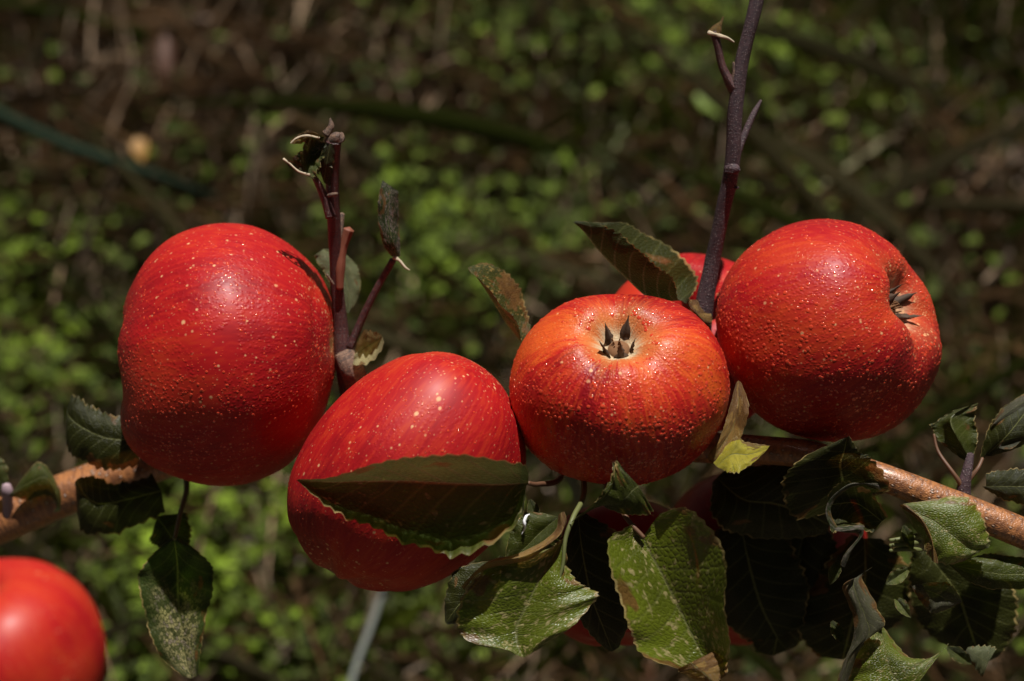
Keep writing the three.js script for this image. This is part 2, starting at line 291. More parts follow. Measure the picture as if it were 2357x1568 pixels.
scatter('clover', cloverGeo(), leafy, 7500, 'fresh green three-leaved clover spread through the grass', 'clover', (x, z, m, c) => {
  const lu = field(LUSH, x, z), dk = field(DARK, x, z);
  if (rnd() > 0.07 + lu * 0.85 - dk * 0.6 || rnd() > sstep(0.3, 0.6, fbm(x * 9, z * 9, 4, 2))) return false;
  put(m, x, rr(0.02, 0.09), z, rr(-0.5, 0.5), rr(0, 6.28), rr(-0.5, 0.5), rr(0.003, 0.0075));
  const k = (0.45 + 1.3 * Math.pow(rnd(), 2.5)) * (0.6 + 0.6 * Math.min(1.2, lu)); tone(c, 0.14, 0.205, 0.012, k); return true;
});
scatter('weed_leaves', ovalGeo(), leafy, 9000, 'small oval green weed leaves low among the grass', 'weeds', (x, z, m, c) => {
  const lu = field(LUSH, x, z), dk = field(DARK, x, z), dr = field(DRY, x, z);
  if (rnd() > 0.3 + lu * 0.7 - dk * 0.7 - dr * 0.2) return false;
  put(m, x, rr(0.01, 0.08), z, rr(-0.8, 0.4), rr(0, 6.28), rr(-0.6, 0.6), rr(0.006, 0.016));
  tone(c, 0.12, 0.16, 0.018, 0.3 + 1.3 * Math.pow(rnd(), 2)); return true;
});
scatter('straw', bladeGeo(0.25), drymat, 20000, 'dry brown straw and stalks lying between the grass', 'straw', (x, z, m, c) => {
  const dr = field(DRY, x, z), dk = field(DARK, x, z);
  if (rnd() > 0.3 + dr * 0.8 - dk * 0.6) return false;
  const l = rr(0.03, 0.13); put(m, x, rr(0.004, 0.07), z, rr(1.1, 1.75), rr(0, 6.28), rr(-0.3, 0.3), rr(0.0012, 0.003), l, l);
  tone(c, 0.4, 0.29, 0.19, rr(0.25, 1.2)); return true;
});
scatter('long_grass', bladeGeo(0.5), leafy, 350, 'long fallen grass blades criss-crossing above the turf', 'grass', (x, z, m, c) => {
  const l = rr(0.12, 0.34); put(m, x, rr(0.03, 0.09), z, rr(1.0, 1.5), rr(0, 6.28), rr(-0.3, 0.3), rr(0.002, 0.0045), l, l);
  rnd() < 0.8 ? tone(c, 0.3, 0.26, 0.14, rr(0.3, 1.1)) : tone(c, 0.13, 0.16, 0.035, rr(0.4, 1.3)); return true;
});
scatter('leaf_litter', ovalGeo(), drymat, 2600, 'crumbling brown leaf litter on the bare soil', 'leaf litter', (x, z, m, c) => {
  const dr = field(DRY, x, z); if (rnd() > 0.12 + dr) return false;
  put(m, x, rr(0.002, 0.02), z, rr(-0.6, 0.6), rr(0, 6.28), rr(-0.8, 0.8), rr(0.01, 0.03));
  rnd() < 0.2 ? tone(c, 0.35, 0.15, 0.08, rr(0.4, 1.1)) : tone(c, 0.32, 0.23, 0.18, rr(0.3, 1.1)); return true;
});

// ------------------------------------------------------------------ the bough, its shoots and leaves
const bough = thing('apple_branch', P(2357, 1225, 60), 'smooth reddish brown apple bough with upright shoots and ragged leaves behind the red apples', 'branch');
part('bough_wood', stem([[-700, 1500, -560, 62], [-300, 1330, -520, 58], [0, 1200, -480, 52], [240, 1105, -455, 48], [540, 1015, -430, 44], [935, 985, -350, 42], [1300, 1000, -240, 40], [1620, 1030, -115, 36], [1850, 1045, 40, 33], [2020, 1095, 125, 32], [2200, 1165, 140, 34], [2400, 1245, 145, 36], [2800, 1400, 120, 38], [3200, 1500, 100, 40]], { seg: 200, rad: 28, bump: 0.06 }), M.branch, bough);

// left upright shoot
const shootA = part('shoot', stem([[830, 1000, -340, 30], [805, 900, -180, 24], [792, 830, -130, 22], [783, 740, -110, 17], [774, 640, -80, 15], [770, 540, -40, 15], [765, 440, 10, 15], [767, 370, 40, 16], [769, 325, 60, 18]], { seg: 100, rad: 14, bump: 0.14 }), M.redshoot, bough);
part('spur', stem([[850, 960, -230, 26], [820, 880, -140, 28], [805, 845, -112, 27], [792, 812, -112, 20]], { seg: 24, rad: 16, bump: 0.4 }), M.spur, bough);
part('side_twig', stem([[806, 800, -110, 11], [835, 730, -90, 9], [872, 655, -60, 8], [905, 598, -40, 8]], { seg: 24, bump: 0.12 }), M.redshoot, shootA);
part('stub', stem([[782, 665, -70, 9], [783, 620, -62, 11], [790, 570, -55, 10], [803, 528, -48, 13]], { seg: 24, bump: 0.15 }), std({ color: new THREE.Color(0.2, 0.06, 0.03), roughness: 0.65 }), shootA);
part('stub', stem([[776, 600, -70, 9], [782, 540, -75, 7], [787, 492, -78, 7]], { seg: 16, bump: 0.15 }), M.spur, shootA);
part('stub', stem([[748, 452, 20, 4], [766, 448, 40, 5], [777, 446, 46, 3]], { seg: 8 }), M.spur, shootA);
part('stub', stem([[768, 655, -50, 3], [752, 632, -40, 3]], { seg: 6 }), M.spur, shootA);
part('petiole', stem([[762, 500, 10, 13], [748, 460, 20, 10], [733, 425, 40, 8], [718, 400, 55, 5]], { seg: 20 }), M.redshoot, shootA);
part('leaf_tip', stem([[712, 402, 70, 3], [688, 395, 90, 2.5], [668, 378, 95, 2.5], [652, 366, 96, 3.5]], { seg: 18, bump: 0.5 }), M.fuzz, shootA);
part('leaf_tip', stem([[735, 318, 80, 3], [705, 312, 92, 2.5], [682, 318, 96, 2], [669, 330, 96, 1.5]], { seg: 18, bump: 0.5 }), M.fuzz, shootA);
part('bud', stem([[757, 330, 50, 14], [772, 318, 66, 17], [784, 318, 66, 13], [786, 306, 66, 5]], { seg: 16, rad: 12, bump: 0.5 }), M.spur, shootA);
part('bud', stem([[752, 310, 60, 12], [762, 292, 66, 9], [760, 272, 66, 2]], { seg: 12, bump: 0.5 }), M.spur, shootA);
leaf(shootA, 'speckled', [[760, 330, 60, 750, 340, 70, 765, 360, 50], [715, 315, 90, 730, 350, 60, 757, 375, 60], [690, 345, 90, 715, 375, 50, 738, 392, 50], [675, 365, 95, 695, 390, 60, 722, 408, 60], [652, 365, 95, 665, 385, 80, 715, 410, 70]], { amp: 12, ragged: 20, teeth: 9, bulge: -14, wave: 10 }, 'crumpled half eaten leaf at the shoot tip');
leaf(shootA, 'dry', [[748, 318, 75, 740, 312, 70, 735, 330, 60], [715, 300, 80, 712, 310, 75, 715, 330, 60], [690, 308, 85, 688, 316, 80, 695, 330, 70], [668, 324, 90, 670, 328, 90, 674, 332, 88]], { amp: 5, ragged: 12, teeth: 7, bulge: 10 }, 'withered brown scrap of leaf');
leaf(shootA, 'green', [[748, 312, 80, 742, 325, 60, 750, 345, 60], [722, 318, 95, 718, 350, 55, 742, 372, 75], [700, 340, 100, 706, 378, 60, 730, 398, 80], [690, 372, 95, 704, 400, 70, 722, 412, 75]], { amp: 8, ragged: 16, teeth: 8, bulge: -10, wave: 10, variant: 1 }, 'torn green leaf left on the shoot tip');
leaf(shootA, 'dark', [[775, 340, 60, 760, 330, 80, 742, 345, 70], [775, 380, 40, 752, 375, 70, 735, 380, 60], [760, 430, 30, 745, 420, 45, 738, 400, 50]], { amp: 5, ragged: 8, teeth: 6, bulge: 12 });
leaf(shootA, 'speckled', [[900, 590, -30, 912, 592, -30, 922, 590, -40], [880, 555, -5, 905, 560, 0, 921, 566, -45], [870, 500, 0, 893, 505, 5, 917, 510, -40], [872, 450, 5, 897, 455, 5, 917, 450, -35], [880, 415, 0, 895, 425, 0, 916, 440, -30]], { amp: 5, teeth: 12, bulge: 12, wave: 6, ragged: 4 }, 'curled grey speckled leaf on a side twig');
part('leaf_tip', stem([[906, 592, -30, 6], [920, 600, -30, 3], [932, 615, -28, 3], [943, 622, -25, 1]], { seg: 12, bump: 0.4 }), M.fuzz, shootA);
leaf(shootA, 'pale', [[805, 720, -180, 800, 722, -175, 796, 718, -170], [826, 680, -195, 802, 680, -180, 780, 690, -170], [829, 640, -200, 795, 640, -185, 758, 650, -170], [812, 600, -200, 775, 598, -185, 735, 610, -170], [775, 572, -195, 745, 573, -180, 722, 590, -170]], { amp: 4, teeth: 18, bulge: 12 }, 'pale round leaf behind the left shoot');
leaf(shootA, 'cream', [[812, 840, -80, 815, 822, -85, 818, 800, -85], [845, 838, -60, 842, 800, -110, 838, 760, -70], [872, 815, -60, 866, 785, -110, 858, 762, -70], [884, 788, -70, 880, 775, -90, 872, 766, -80]], { amp: 3, teeth: 6, bulge: -16, wave: 9, variant: 3 }, 'small cupped cream bract at the shoot foot');

// right upright shoot
const shootB = part('shoot', stem([[1600, 1040, -130, 30], [1612, 860, -110, 24], [1618, 730, -90, 22], [1640, 600, -60, 18], [1662, 490, -20, 17], [1685, 385, 20, 18], [1692, 260, 50, 17], [1706, 150, 70, 17], [1728, 60, 90, 15], [1744, -10, 100, 15], [1775, -170, 120, 13], [1790, -350, 120, 9]], { seg: 160, rad: 18, bump: 0.16 }), M.shoot, bough);
part('side_shoot', stem([[1692, 205, 60, 17], [1678, 185, 66, 12], [1662, 150, 72, 9], [1652, 105, 80, 9], [1644, 72, 86, 10]], { seg: 30, bump: 0.1 }), M.redshoot, shootB);
part('bud', stem([[1690, 195, 66, 8], [1692, 165, 72, 6], [1688, 143, 76, 2]], { seg: 14, bump: 0.4 }), M.spur, shootB);
part('bud', stem([[1672, 388, 24, 10], [1690, 388, 34, 13], [1698, 394, 30, 8]], { seg: 12, bump: 0.4 }), M.shoot, shootB);
part('side_shoot', stem([[1692, 372, 20, 11], [1700, 345, 16, 9], [1718, 300, 10, 8], [1735, 262, 6, 7], [1752, 231, 0, 3]], { seg: 24, bump: 0.15 }), M.shoot, shootB);
part('stub', stem([[1683, 432, 10, 5], [1700, 432, 16, 3]], { seg: 6 }), M.shoot, shootB);
leaf(shootB, 'dry', [[1630, 72, 84, 1640, 72, 92, 1652, 84, 90], [1640, 60, 86, 1650, 62, 96, 1660, 78, 92], [1656, 50, 90, 1658, 50, 96, 1662, 56, 94], [1664, 38, 92, 1665, 38, 94, 1667, 38, 92]], { amp: 3, teeth: 4, ragged: 6 }, 'withered brown tip of a side shoot');
part('leaf_tip', stem([[1630, 75, 92, 5], [1655, 82, 92, 4], [1675, 88, 94, 3], [1690, 97, 94, 1.5]], { seg: 14, bump: 0.5 }), M.fuzz, shootB);
leaf(shootB, 'dry', [[1575, 680, -90, 1590, 690, -70, 1610, 690, -70], [1580, 700, -80, 1600, 715, -60, 1625, 710, -70], [1600, 725, -80, 1615, 735, -60, 1640, 730, -70], [1625, 745, -80, 1630, 750, -70, 1638, 748, -70]], { amp: 3, teeth: 5, variant: 5 }, 'pale dry scrap between two apples');

// leaves that hang from the bough
leaf(bough, 'dark', [[1580, 700, -40, 1570, 692, 0, 1560, 690, 25], [1605, 650, -120, 1500, 690, -20, 1548, 642, 80], [1570, 590, -120, 1440, 640, -10, 1502, 606, 90], [1490, 540, -110, 1380, 580, 0, 1455, 560, 80], [1430, 512, -80, 1345, 535, 10, 1390, 518, 50], [1325, 512, 0, 1320, 512, 10, 1325, 508, 10]], { amp: 9, teeth: 21, bulge: 8, face: 'ud' }, 'folded toothed leaf above the half hidden apple');
leaf(bough, 'brownpatch', [[1225, 770, -40, 1205, 795, -30, 1200, 790, -20], [1212, 720, -70, 1165, 745, -20, 1190, 742, 30], [1195, 665, -80, 1132, 690, -10, 1155, 705, 40], [1160, 622, -70, 1098, 640, 0, 1120, 660, 40], [1110, 603, -40, 1076, 616, 0, 1082, 626, 20]], { amp: 8, teeth: 16, bulge: 8 }, 'half folded leaf with brown patches left of the middle apple');
leaf(bough, 'green', [[1212, 1118, 350, 1217, 1112, 350, 1216, 1085, 370], [1185, 1215, 352, 1150, 1116, 385, 1185, 1062, 450], [1055, 1278, 368, 1040, 1113, 400, 1065, 1046, 500], [950, 1255, 362, 940, 1108, 402, 960, 1050, 510], [850, 1210, 362, 850, 1108, 400, 860, 1068, 490], [765, 1172, 365, 760, 1110, 392, 765, 1098, 425], [690, 1112, 375, 682, 1105, 375, 690, 1103, 378]], { amp: 11, teeth: 17, bulge: -4, wave: 7, variant: 1, face: 'ud', ragged: 13, hem: 38 }, 'large folded leaf lying across the lower left apple');
leaf(bough, 'mottled', [[385, 1245, -80, 400, 1235, -75, 420, 1245, -80], [330, 1300, -80, 408, 1300, -100, 480, 1290, -80], [318, 1350, -80, 410, 1380, -105, 490, 1345, -80], [340, 1440, -85, 418, 1450, -105, 472, 1430, -90], [370, 1515, -90, 425, 1510, -105, 462, 1500, -90], [425, 1560, -98, 440, 1562, -100, 455, 1555, -98]], { amp: 4, teeth: 20, bulge: 4, wave: 6, gloss: 0.4 }, 'hanging leaf dark at the top and speckled yellow towards its tip');
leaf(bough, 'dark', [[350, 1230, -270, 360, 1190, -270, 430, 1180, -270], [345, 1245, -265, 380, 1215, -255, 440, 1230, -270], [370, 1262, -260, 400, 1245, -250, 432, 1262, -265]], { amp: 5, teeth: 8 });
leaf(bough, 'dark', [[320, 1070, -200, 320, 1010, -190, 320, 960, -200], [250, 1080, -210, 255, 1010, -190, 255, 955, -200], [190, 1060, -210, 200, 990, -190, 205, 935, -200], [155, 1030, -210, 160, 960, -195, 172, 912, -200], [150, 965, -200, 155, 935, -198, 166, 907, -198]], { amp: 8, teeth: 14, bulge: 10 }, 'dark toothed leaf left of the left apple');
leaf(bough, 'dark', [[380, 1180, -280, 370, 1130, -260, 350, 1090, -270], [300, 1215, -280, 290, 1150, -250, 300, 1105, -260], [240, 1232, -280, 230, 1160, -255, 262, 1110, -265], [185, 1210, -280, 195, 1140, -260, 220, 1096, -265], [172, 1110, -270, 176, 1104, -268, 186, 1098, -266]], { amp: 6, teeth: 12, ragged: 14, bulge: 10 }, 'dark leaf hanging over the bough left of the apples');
leaf(bough, 'green', [[20, 1140, -390, 25, 1135, -390, 30, 1130, -390], [60, 1150, -400, 70, 1110, -370, 75, 1072, -390], [110, 1140, -400, 105, 1100, -370, 100, 1068, -390], [130, 1165, -395, 132, 1140, -375, 138, 1125, -390], [122, 1178, -390, 130, 1178, -388, 138, 1176, -390]], { amp: 4, teeth: 10, bulge: 12 });
leaf(bough, 'green', [[-5, 1140, -400, 5, 1120, -395, 20, 1115, -395], [-40, 1100, -410, -20, 1080, -385, 15, 1070, -395], [-70, 1060, -410, -40, 1050, -400, -10, 1045, -400]], { amp: 4, teeth: 8 });
part('bud', stem([[20, 1205, -440, 14], [18, 1160, -420, 12], [16, 1130, -400, 14], [14, 1115, -395, 9]], { seg: 14, bump: 0.3 }), std({ color: new THREE.Color(0.36, 0.25, 0.28), roughness: 0.8 }), bough);
part('petiole', stem([[420, 1040, -400, 9], [430, 1120, -350, 7], [415, 1180, -190, 6], [402, 1240, -45, 5]], { seg: 24 }), M.greenstalk, bough);
part('petiole', stem([[1300, 1010, -210, 9], [1290, 1100, 60, 7], [1240, 1115, 240, 6], [1215, 1112, 290, 5]], { seg: 24 }), M.petiole, bough);

// the cluster under the middle apples
leaf(bough, 'bright', [[1262, 1270, 260, 1296, 1240, 290, 1300, 1225, 285], [1160, 1290, 300, 1250, 1320, 300, 1308, 1310, 290], [1080, 1345, 320, 1215, 1390, 300, 1345, 1352, 300], [1052, 1420, 320, 1190, 1440, 300, 1378, 1370, 310], [1068, 1468, 320, 1190, 1480, 305, 1320, 1435, 320], [1170, 1500, 315, 1205, 1514, 312, 1240, 1495, 318]], { amp: 7, teeth: 16, bulge: 14, wave: 9, gloss: 0.36, variant: 2 }, 'bright green spotted leaf half in shade, below the second apple');
leaf(bough, 'dry', [[1285, 1185, 290, 1292, 1180, 310, 1300, 1178, 300], [1275, 1225, 300, 1290, 1230, 330, 1298, 1215, 310], [1205, 1270, 310, 1215, 1278, 345, 1225, 1285, 320], [1120, 1295, 320, 1115, 1300, 350, 1115, 1312, 330], [1062, 1350, 330, 1062, 1352, 345, 1068, 1358, 335]], { amp: 2, teeth: 6, bulge: 10, variant: 7 }, 'brown curled rim of the spotted leaf');
leaf(bough, 'green', [[1290, 1190, 240, 1292, 1185, 245, 1294, 1180, 250], [1210, 1180, 250, 1245, 1225, 245, 1290, 1240, 240], [1175, 1230, 255, 1205, 1265, 250, 1230, 1290, 240], [1160, 1300, 255, 1165, 1300, 255, 1180, 1310, 250]], { amp: 5, teeth: 12, bulge: 12, gloss: 0.4 });
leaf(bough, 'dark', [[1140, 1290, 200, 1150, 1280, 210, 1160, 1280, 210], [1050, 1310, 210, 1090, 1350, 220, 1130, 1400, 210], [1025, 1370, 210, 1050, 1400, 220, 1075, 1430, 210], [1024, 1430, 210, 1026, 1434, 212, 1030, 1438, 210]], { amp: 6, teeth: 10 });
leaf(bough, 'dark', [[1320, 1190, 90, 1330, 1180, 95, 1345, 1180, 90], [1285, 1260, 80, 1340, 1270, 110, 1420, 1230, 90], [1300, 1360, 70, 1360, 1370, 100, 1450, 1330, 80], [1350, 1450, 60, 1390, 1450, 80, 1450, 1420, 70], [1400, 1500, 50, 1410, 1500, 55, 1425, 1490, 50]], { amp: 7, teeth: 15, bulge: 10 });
leaf(bough, 'green', [[1310, 1205, 300, 1320, 1200, 310, 1322, 1195, 310], [1360, 1165, 330, 1385, 1165, 300, 1400, 1130, 350], [1395, 1120, 345, 1450, 1175, 300, 1415, 1085, 350], [1420, 1060, 330, 1505, 1177, 310, 1420, 1062, 332]], { amp: 4, teeth: 10, bulge: 10, wave: 5, variant: 5 });
leaf(bough, 'green', [[1390, 1160, 300, 1390, 1165, 300, 1395, 1170, 300], [1405, 1110, 320, 1435, 1150, 325, 1440, 1185, 300], [1412, 1070, 325, 1455, 1130, 335, 1490, 1185, 310], [1416, 1060, 325, 1470, 1118, 335, 1505, 1176, 315]], { amp: 4, teeth: 12, bulge: 6 }, 'small folded leaf standing up against the middle apple');
leaf(bough, 'bright', [[1460, 1205, 300, 1480, 1235, 290, 1520, 1182, 330], [1402, 1240, 340, 1495, 1270, 290, 1585, 1172, 370], [1405, 1310, 365, 1528, 1330, 295, 1640, 1222, 400], [1432, 1395, 370, 1560, 1395, 295, 1672, 1290, 410], [1452, 1460, 365, 1590, 1455, 295, 1668, 1400, 395], [1480, 1505, 350, 1615, 1505, 300, 1682, 1480, 365], [1575, 1548, 325, 1640, 1560, 310, 1668, 1540, 330], [1640, 1580, 320, 1648, 1585, 320, 1655, 1580, 315]], { amp: 7, teeth: 19, bulge: -10, wave: 9, gloss: 0.3, variant: 4 }, 'broad glossy green leaf with a pale midrib, lit on one half');
leaf(bough, 'dry', [[1560, 1540, 318, 1590, 1525, 345, 1640, 1500, 320], [1580, 1555, 320, 1620, 1550, 348, 1675, 1520, 318], [1620, 1578, 325, 1645, 1575, 340, 1672, 1555, 322]], { amp: 5, teeth: 5, ragged: 8, variant: 7 }, 'dry brown tip of the broad leaf');
part('petiole', stem([[1330, 1020, -180, 9], [1345, 1130, 160, 7], [1320, 1190, 280, 6], [1302, 1240, 300, 5], [1296, 1300, 305, 4], [1285, 1340, 306, 3]], { seg: 30 }), M.greenstalk, bough);
part('petiole', stem([[1330, 1020, -180, 9], [1400, 1120, 180, 7], [1440, 1190, 285, 6], [1482, 1238, 302, 5]], { seg: 24 }), M.petiole, bough);
part('web', stem([[1219, 1184, 262, 1.5], [1210, 1190, 270, 3], [1207, 1204, 274, 4], [1208, 1216, 270, 2.5], [1201, 1230, 266, 0.8]], { seg: 20, bump: 0.6 }), M.web, bough, 'white tuft of spider silk on a leaf');
leaf(bough, 'dry', [[1695, 880, 110, 1700, 876, 115, 1706, 880, 110], [1676, 950, 140, 1700, 930, 140, 1724, 935, 170], [1660, 1000, 150, 1686, 985, 150, 1712, 990, 175], [1632, 1045, 150, 1652, 1040, 150, 1682, 1052, 165], [1630, 1060, 130, 1640, 1066, 145, 1655, 1072, 125]], { amp: 5, teeth: 10, ragged: 5, bulge: 8, variant: 9 }, 'curled brown half of the yellowing leaf beside the right apple');
leaf(bough, 'yellow', [[1642, 1066, 190, 1650, 1074, 200, 1662, 1082, 205], [1690, 1008, 175, 1684, 1046, 195, 1680, 1088, 220], [1718, 1018, 180, 1724, 1046, 195, 1718, 1078, 220], [1772, 1026, 190, 1768, 1032, 196, 1762, 1040, 200]], { amp: 7, teeth: 10, bulge: 6 }, 'yellow lit half of the yellowing leaf beside the right apple');

// the dark cluster at the right
leaf(bough, 'dark', [[1960, 1150, 80, 1940, 1150, 90, 1920, 1180, 70], [2045, 1130, 160, 1940, 1110, 150, 1830, 1190, 100], [2010, 1060, 200, 1935, 1070, 180, 1800, 1130, 130], [1978, 1040, 210, 1945, 1035, 195, 1830, 1068, 170], [1955, 1003, 215, 1950, 1006, 210, 1935, 1012, 205]], { amp: 9, teeth: 15, bulge: 8, variant: 1 }, 'dark fan shaped leaf under the right apple');
leaf(bough, 'dark', [[2045, 1190, 180, 2030, 1200, 160, 2010, 1225, 170], [2000, 1130, 210, 1975, 1160, 160, 1950, 1215, 200], [1940, 1110, 225, 1930, 1160, 180, 1915, 1225, 220], [1905, 1140, 230, 1905, 1165, 210, 1910, 1205, 225]], { amp: 6, teeth: 12, bulge: -18, variant: 1 });
leaf(bough, 'speckled', [[2030, 1130, 210, 2020, 1112, 220, 2015, 1112, 215], [1960, 1112, 230, 1950, 1118, 240, 1955, 1125, 232], [1908, 1160, 235, 1902, 1165, 245, 1912, 1170, 236], [1925, 1210, 232, 1920, 1220, 242, 1935, 1222, 232], [1990, 1212, 225, 1988, 1222, 232, 1975, 1232, 225], [1945, 1275, 225, 1950, 1280, 230, 1955, 1282, 225], [1935, 1300, 220, 1940, 1305, 222, 1945, 1306, 220]], { amp: 4, teeth: 12, ragged: 12, bulge: 5 });
leaf(bough, 'bright', [[2075, 1170, 170, 2075, 1165, 180, 2080, 1160, 180], [2120, 1240, 190, 2150, 1200, 200, 2220, 1145, 180], [2145, 1285, 195, 2195, 1235, 205, 2260, 1190, 185], [2195, 1300, 190, 2235, 1262, 195, 2278, 1240, 185], [2270, 1262, 185, 2275, 1262, 186, 2278, 1258, 185]], { amp: 6, teeth: 12, bulge: 12, variant: 2 }, 'green leaf with a brown left edge before the bough');
leaf(bough, 'dry', [[2070, 1165, 178, 2078, 1160, 190, 2085, 1162, 180], [2110, 1195, 190, 2120, 1195, 205, 2128, 1200, 195], [2138, 1240, 200, 2145, 1245, 212, 2152, 1250, 200], [2145, 1290, 198, 2150, 1295, 205, 2160, 1298, 198]], { amp: 2, teeth: 6, variant: 7 });
leaf(bough, 'green', [[2220, 1060, 90, 2228, 1050, 100, 2240, 1055, 90], [2165, 1020, 80, 2205, 1010, 120, 2250, 1010, 90], [2142, 980, 70, 2190, 975, 115, 2245, 965, 90], [2148, 975, 70, 2195, 955, 110, 2248, 940, 90], [2195, 945, 70, 2230, 935, 90, 2252, 928, 85]], { amp: 5, teeth: 14, bulge: -14 }, 'upright cupped leaf at the foot of the right spur');
leaf(bough, 'dark', [[2255, 1060, 80, 2270, 1050, 80, 2285, 1050, 80], [2275, 985, 80, 2320, 1000, 110, 2370, 1020, 90], [2320, 930, 70, 2360, 950, 100, 2400, 990, 80], [2390, 895, 60, 2400, 905, 70, 2410, 920, 70]], { amp: 5, teeth: 14, bulge: 12 }, 'dark leaf at the right edge with a pale rim');
leaf(bough, 'grey', [[2280, 985, 86, 2288, 975, 100, 2300, 980, 90], [2310, 940, 82, 2325, 945, 100, 2340, 960, 92], [2360, 905, 76, 2375, 915, 92, 2390, 930, 80]], { amp: 3, teeth: 8 });
leaf(bough, 'dark', [[2260, 1120, 120, 2270, 1120, 125, 2270, 1090, 120], [2310, 1150, 120, 2320, 1120, 130, 2320, 1080, 115], [2370, 1160, 120, 2380, 1120, 125, 2380, 1080, 110], [2420, 1130, 120, 2425, 1115, 122, 2425, 1100, 120]], { amp: 6, teeth: 12, bulge: 12 });
leaf(bough, 'green', [[2185, 1300, 130, 2190, 1300, 132, 2200, 1292, 130], [2240, 1345, 130, 2260, 1315, 150, 2270, 1275, 130], [2310, 1357, 130, 2320, 1322, 150, 2330, 1280, 130], [2400, 1352, 130, 2405, 1320, 145, 2410, 1285, 130]], { amp: 3, teeth: 14, bulge: 12, gloss: 0.3, variant: 4 }, 'glossy leaf catching light below the bough at right');
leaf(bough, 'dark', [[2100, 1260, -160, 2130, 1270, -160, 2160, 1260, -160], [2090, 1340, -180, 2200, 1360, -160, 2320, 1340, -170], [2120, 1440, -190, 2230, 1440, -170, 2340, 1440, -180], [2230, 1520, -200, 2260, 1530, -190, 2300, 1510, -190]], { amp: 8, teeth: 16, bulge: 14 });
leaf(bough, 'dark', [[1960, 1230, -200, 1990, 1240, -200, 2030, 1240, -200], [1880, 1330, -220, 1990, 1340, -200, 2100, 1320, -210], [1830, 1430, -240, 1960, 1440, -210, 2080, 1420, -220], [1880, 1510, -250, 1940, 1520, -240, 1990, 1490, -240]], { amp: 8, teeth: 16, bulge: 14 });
leaf(bough, 'dark', [[1640, 1110, -150, 1650, 1100, -150, 1670, 1080, -150], [1640, 1190, -140, 1710, 1150, -110, 1770, 1070, -110], [1700, 1230, -140, 1780, 1160, -100, 1850, 1060, -90], [1800, 1240, -140, 1850, 1180, -100, 1930, 1090, -90], [1900, 1230, -140, 1910, 1210, -120, 1930, 1180, -120]], { amp: 8, teeth: 15, bulge: 10 });  // added dark leaf, covers bough and apple where only shade is seen
leaf(bough, 'dark', [[1690, 1180, -190, 1700, 1175, -190, 1720, 1170, -190], [1620, 1270, -200, 1720, 1280, -180, 1810, 1240, -190], [1640, 1400, -220, 1750, 1390, -190, 1860, 1340, -200], [1720, 1480, -230, 1790, 1470, -220, 1850, 1440, -220]], { amp: 8, teeth: 15, bulge: 10 });  // added dark leaf, deepens the shade in front of the hidden apple
leaf(bough, 'dark', [[1840, 1200, -230, 1860, 1190, -230, 1900, 1200, -230], [1740, 1290, -250, 1830, 1310, -230, 1930, 1290, -240], [1700, 1400, -270, 1800, 1420, -240, 1900, 1410, -250], [1740, 1500, -280, 1780, 1510, -270, 1830, 1490, -270]], { amp: 8, teeth: 16, bulge: 14 });  // another added leaf, filling the black shaded gap with dark colour
leaf(bough, 'grey', [[1990, 1325, 150, 1985, 1320, 155, 2010, 1305, 150], [1940, 1350, 155, 1965, 1345, 170, 1985, 1330, 160], [1965, 1420, 160, 1990, 1415, 180, 2020, 1400, 165], [1960, 1480, 160, 2000, 1460, 180, 2035, 1440, 165], [1940, 1530, 155, 1960, 1510, 168, 1985, 1485, 160], [1920, 1590, 150, 1930, 1590, 155, 1945, 1590, 150]], { amp: 3, teeth: 9, bulge: 14, ragged: 8 }, 'grey twisted withered leaf hanging at the lower right');
leaf(bough, 'bright', [[2010, 1450, 120, 2030, 1460, 130, 2030, 1440, 120], [1965, 1520, 130, 2040, 1510, 145, 2090, 1510, 120], [1960, 1580, 130, 2060, 1560, 145, 2150, 1510, 120], [2020, 1640, 130, 2100, 1590, 140, 2185, 1480, 120]], { amp: 5, teeth: 14, bulge: 12, gloss: 0.36 }, 'spotted green leaf at the bottom edge, right');
leaf(bough, 'grey', [[2095, 1345, 140, 2100, 1350, 142, 2110, 1345, 140], [2120, 1385, 140, 2150, 1365, 150, 2170, 1340, 140], [2150, 1412, 140, 2180, 1380, 150, 2195, 1350, 140], [2212, 1388, 138, 2214, 1386, 138, 2214, 1384, 138]], { amp: 3, teeth: 10, bulge: 8, variant: 3 });
leaf(bough, 'pale', [[2222, 1500, 100, 2225, 1495, 102, 2228, 1490, 100], [2245, 1540, 100, 2255, 1515, 110, 2260, 1488, 100], [2262, 1560, 100, 2275, 1525, 108, 2296, 1492, 100]], { amp: 8, teeth: 6, ragged: 6, variant: 3 });
for (const [x, y, d, a, l, k] of [[2040, 1345, 140, -0.6, 70, 'bright'], [2060, 1375, 130, 0.9, 60, 'bright'], [2080, 1210, 140, 1.2, 60, 'green'], [1930, 1290, 140, 1.9, 60, 'green'], [1915, 1430, 100, 1.1, 60, 'green'], [2180, 1490, 110, 0.6, 70, 'green'], [2300, 1030, 100, -0.4, 60, 'grey'], [1180, 1080, 60, 1.5, 50, 'bright'], [1220, 1150, 200, 1.3, 60, 'green']]) {
  const c = Math.cos(a), s = Math.sin(a), at = (t, w, o) => [x + c * l * t - s * w, y + s * l * t + c * w, d + o];
  leaf(bough, k, [[...at(0, -3, 0), ...at(0, 0, 0), ...at(0, 3, 0)], [...at(0.35, -l * 0.24, 8), ...at(0.4, 0, 0), ...at(0.35, l * 0.22, 10)], [...at(0.7, -l * 0.18, 8), ...at(0.7, 0, 0), ...at(0.7, l * 0.18, 8)], [...at(1, -1, 0), ...at(1, 0, 0), ...at(1, 1, 0)]], { amp: 2, teeth: 9, bulge: 4 });
}
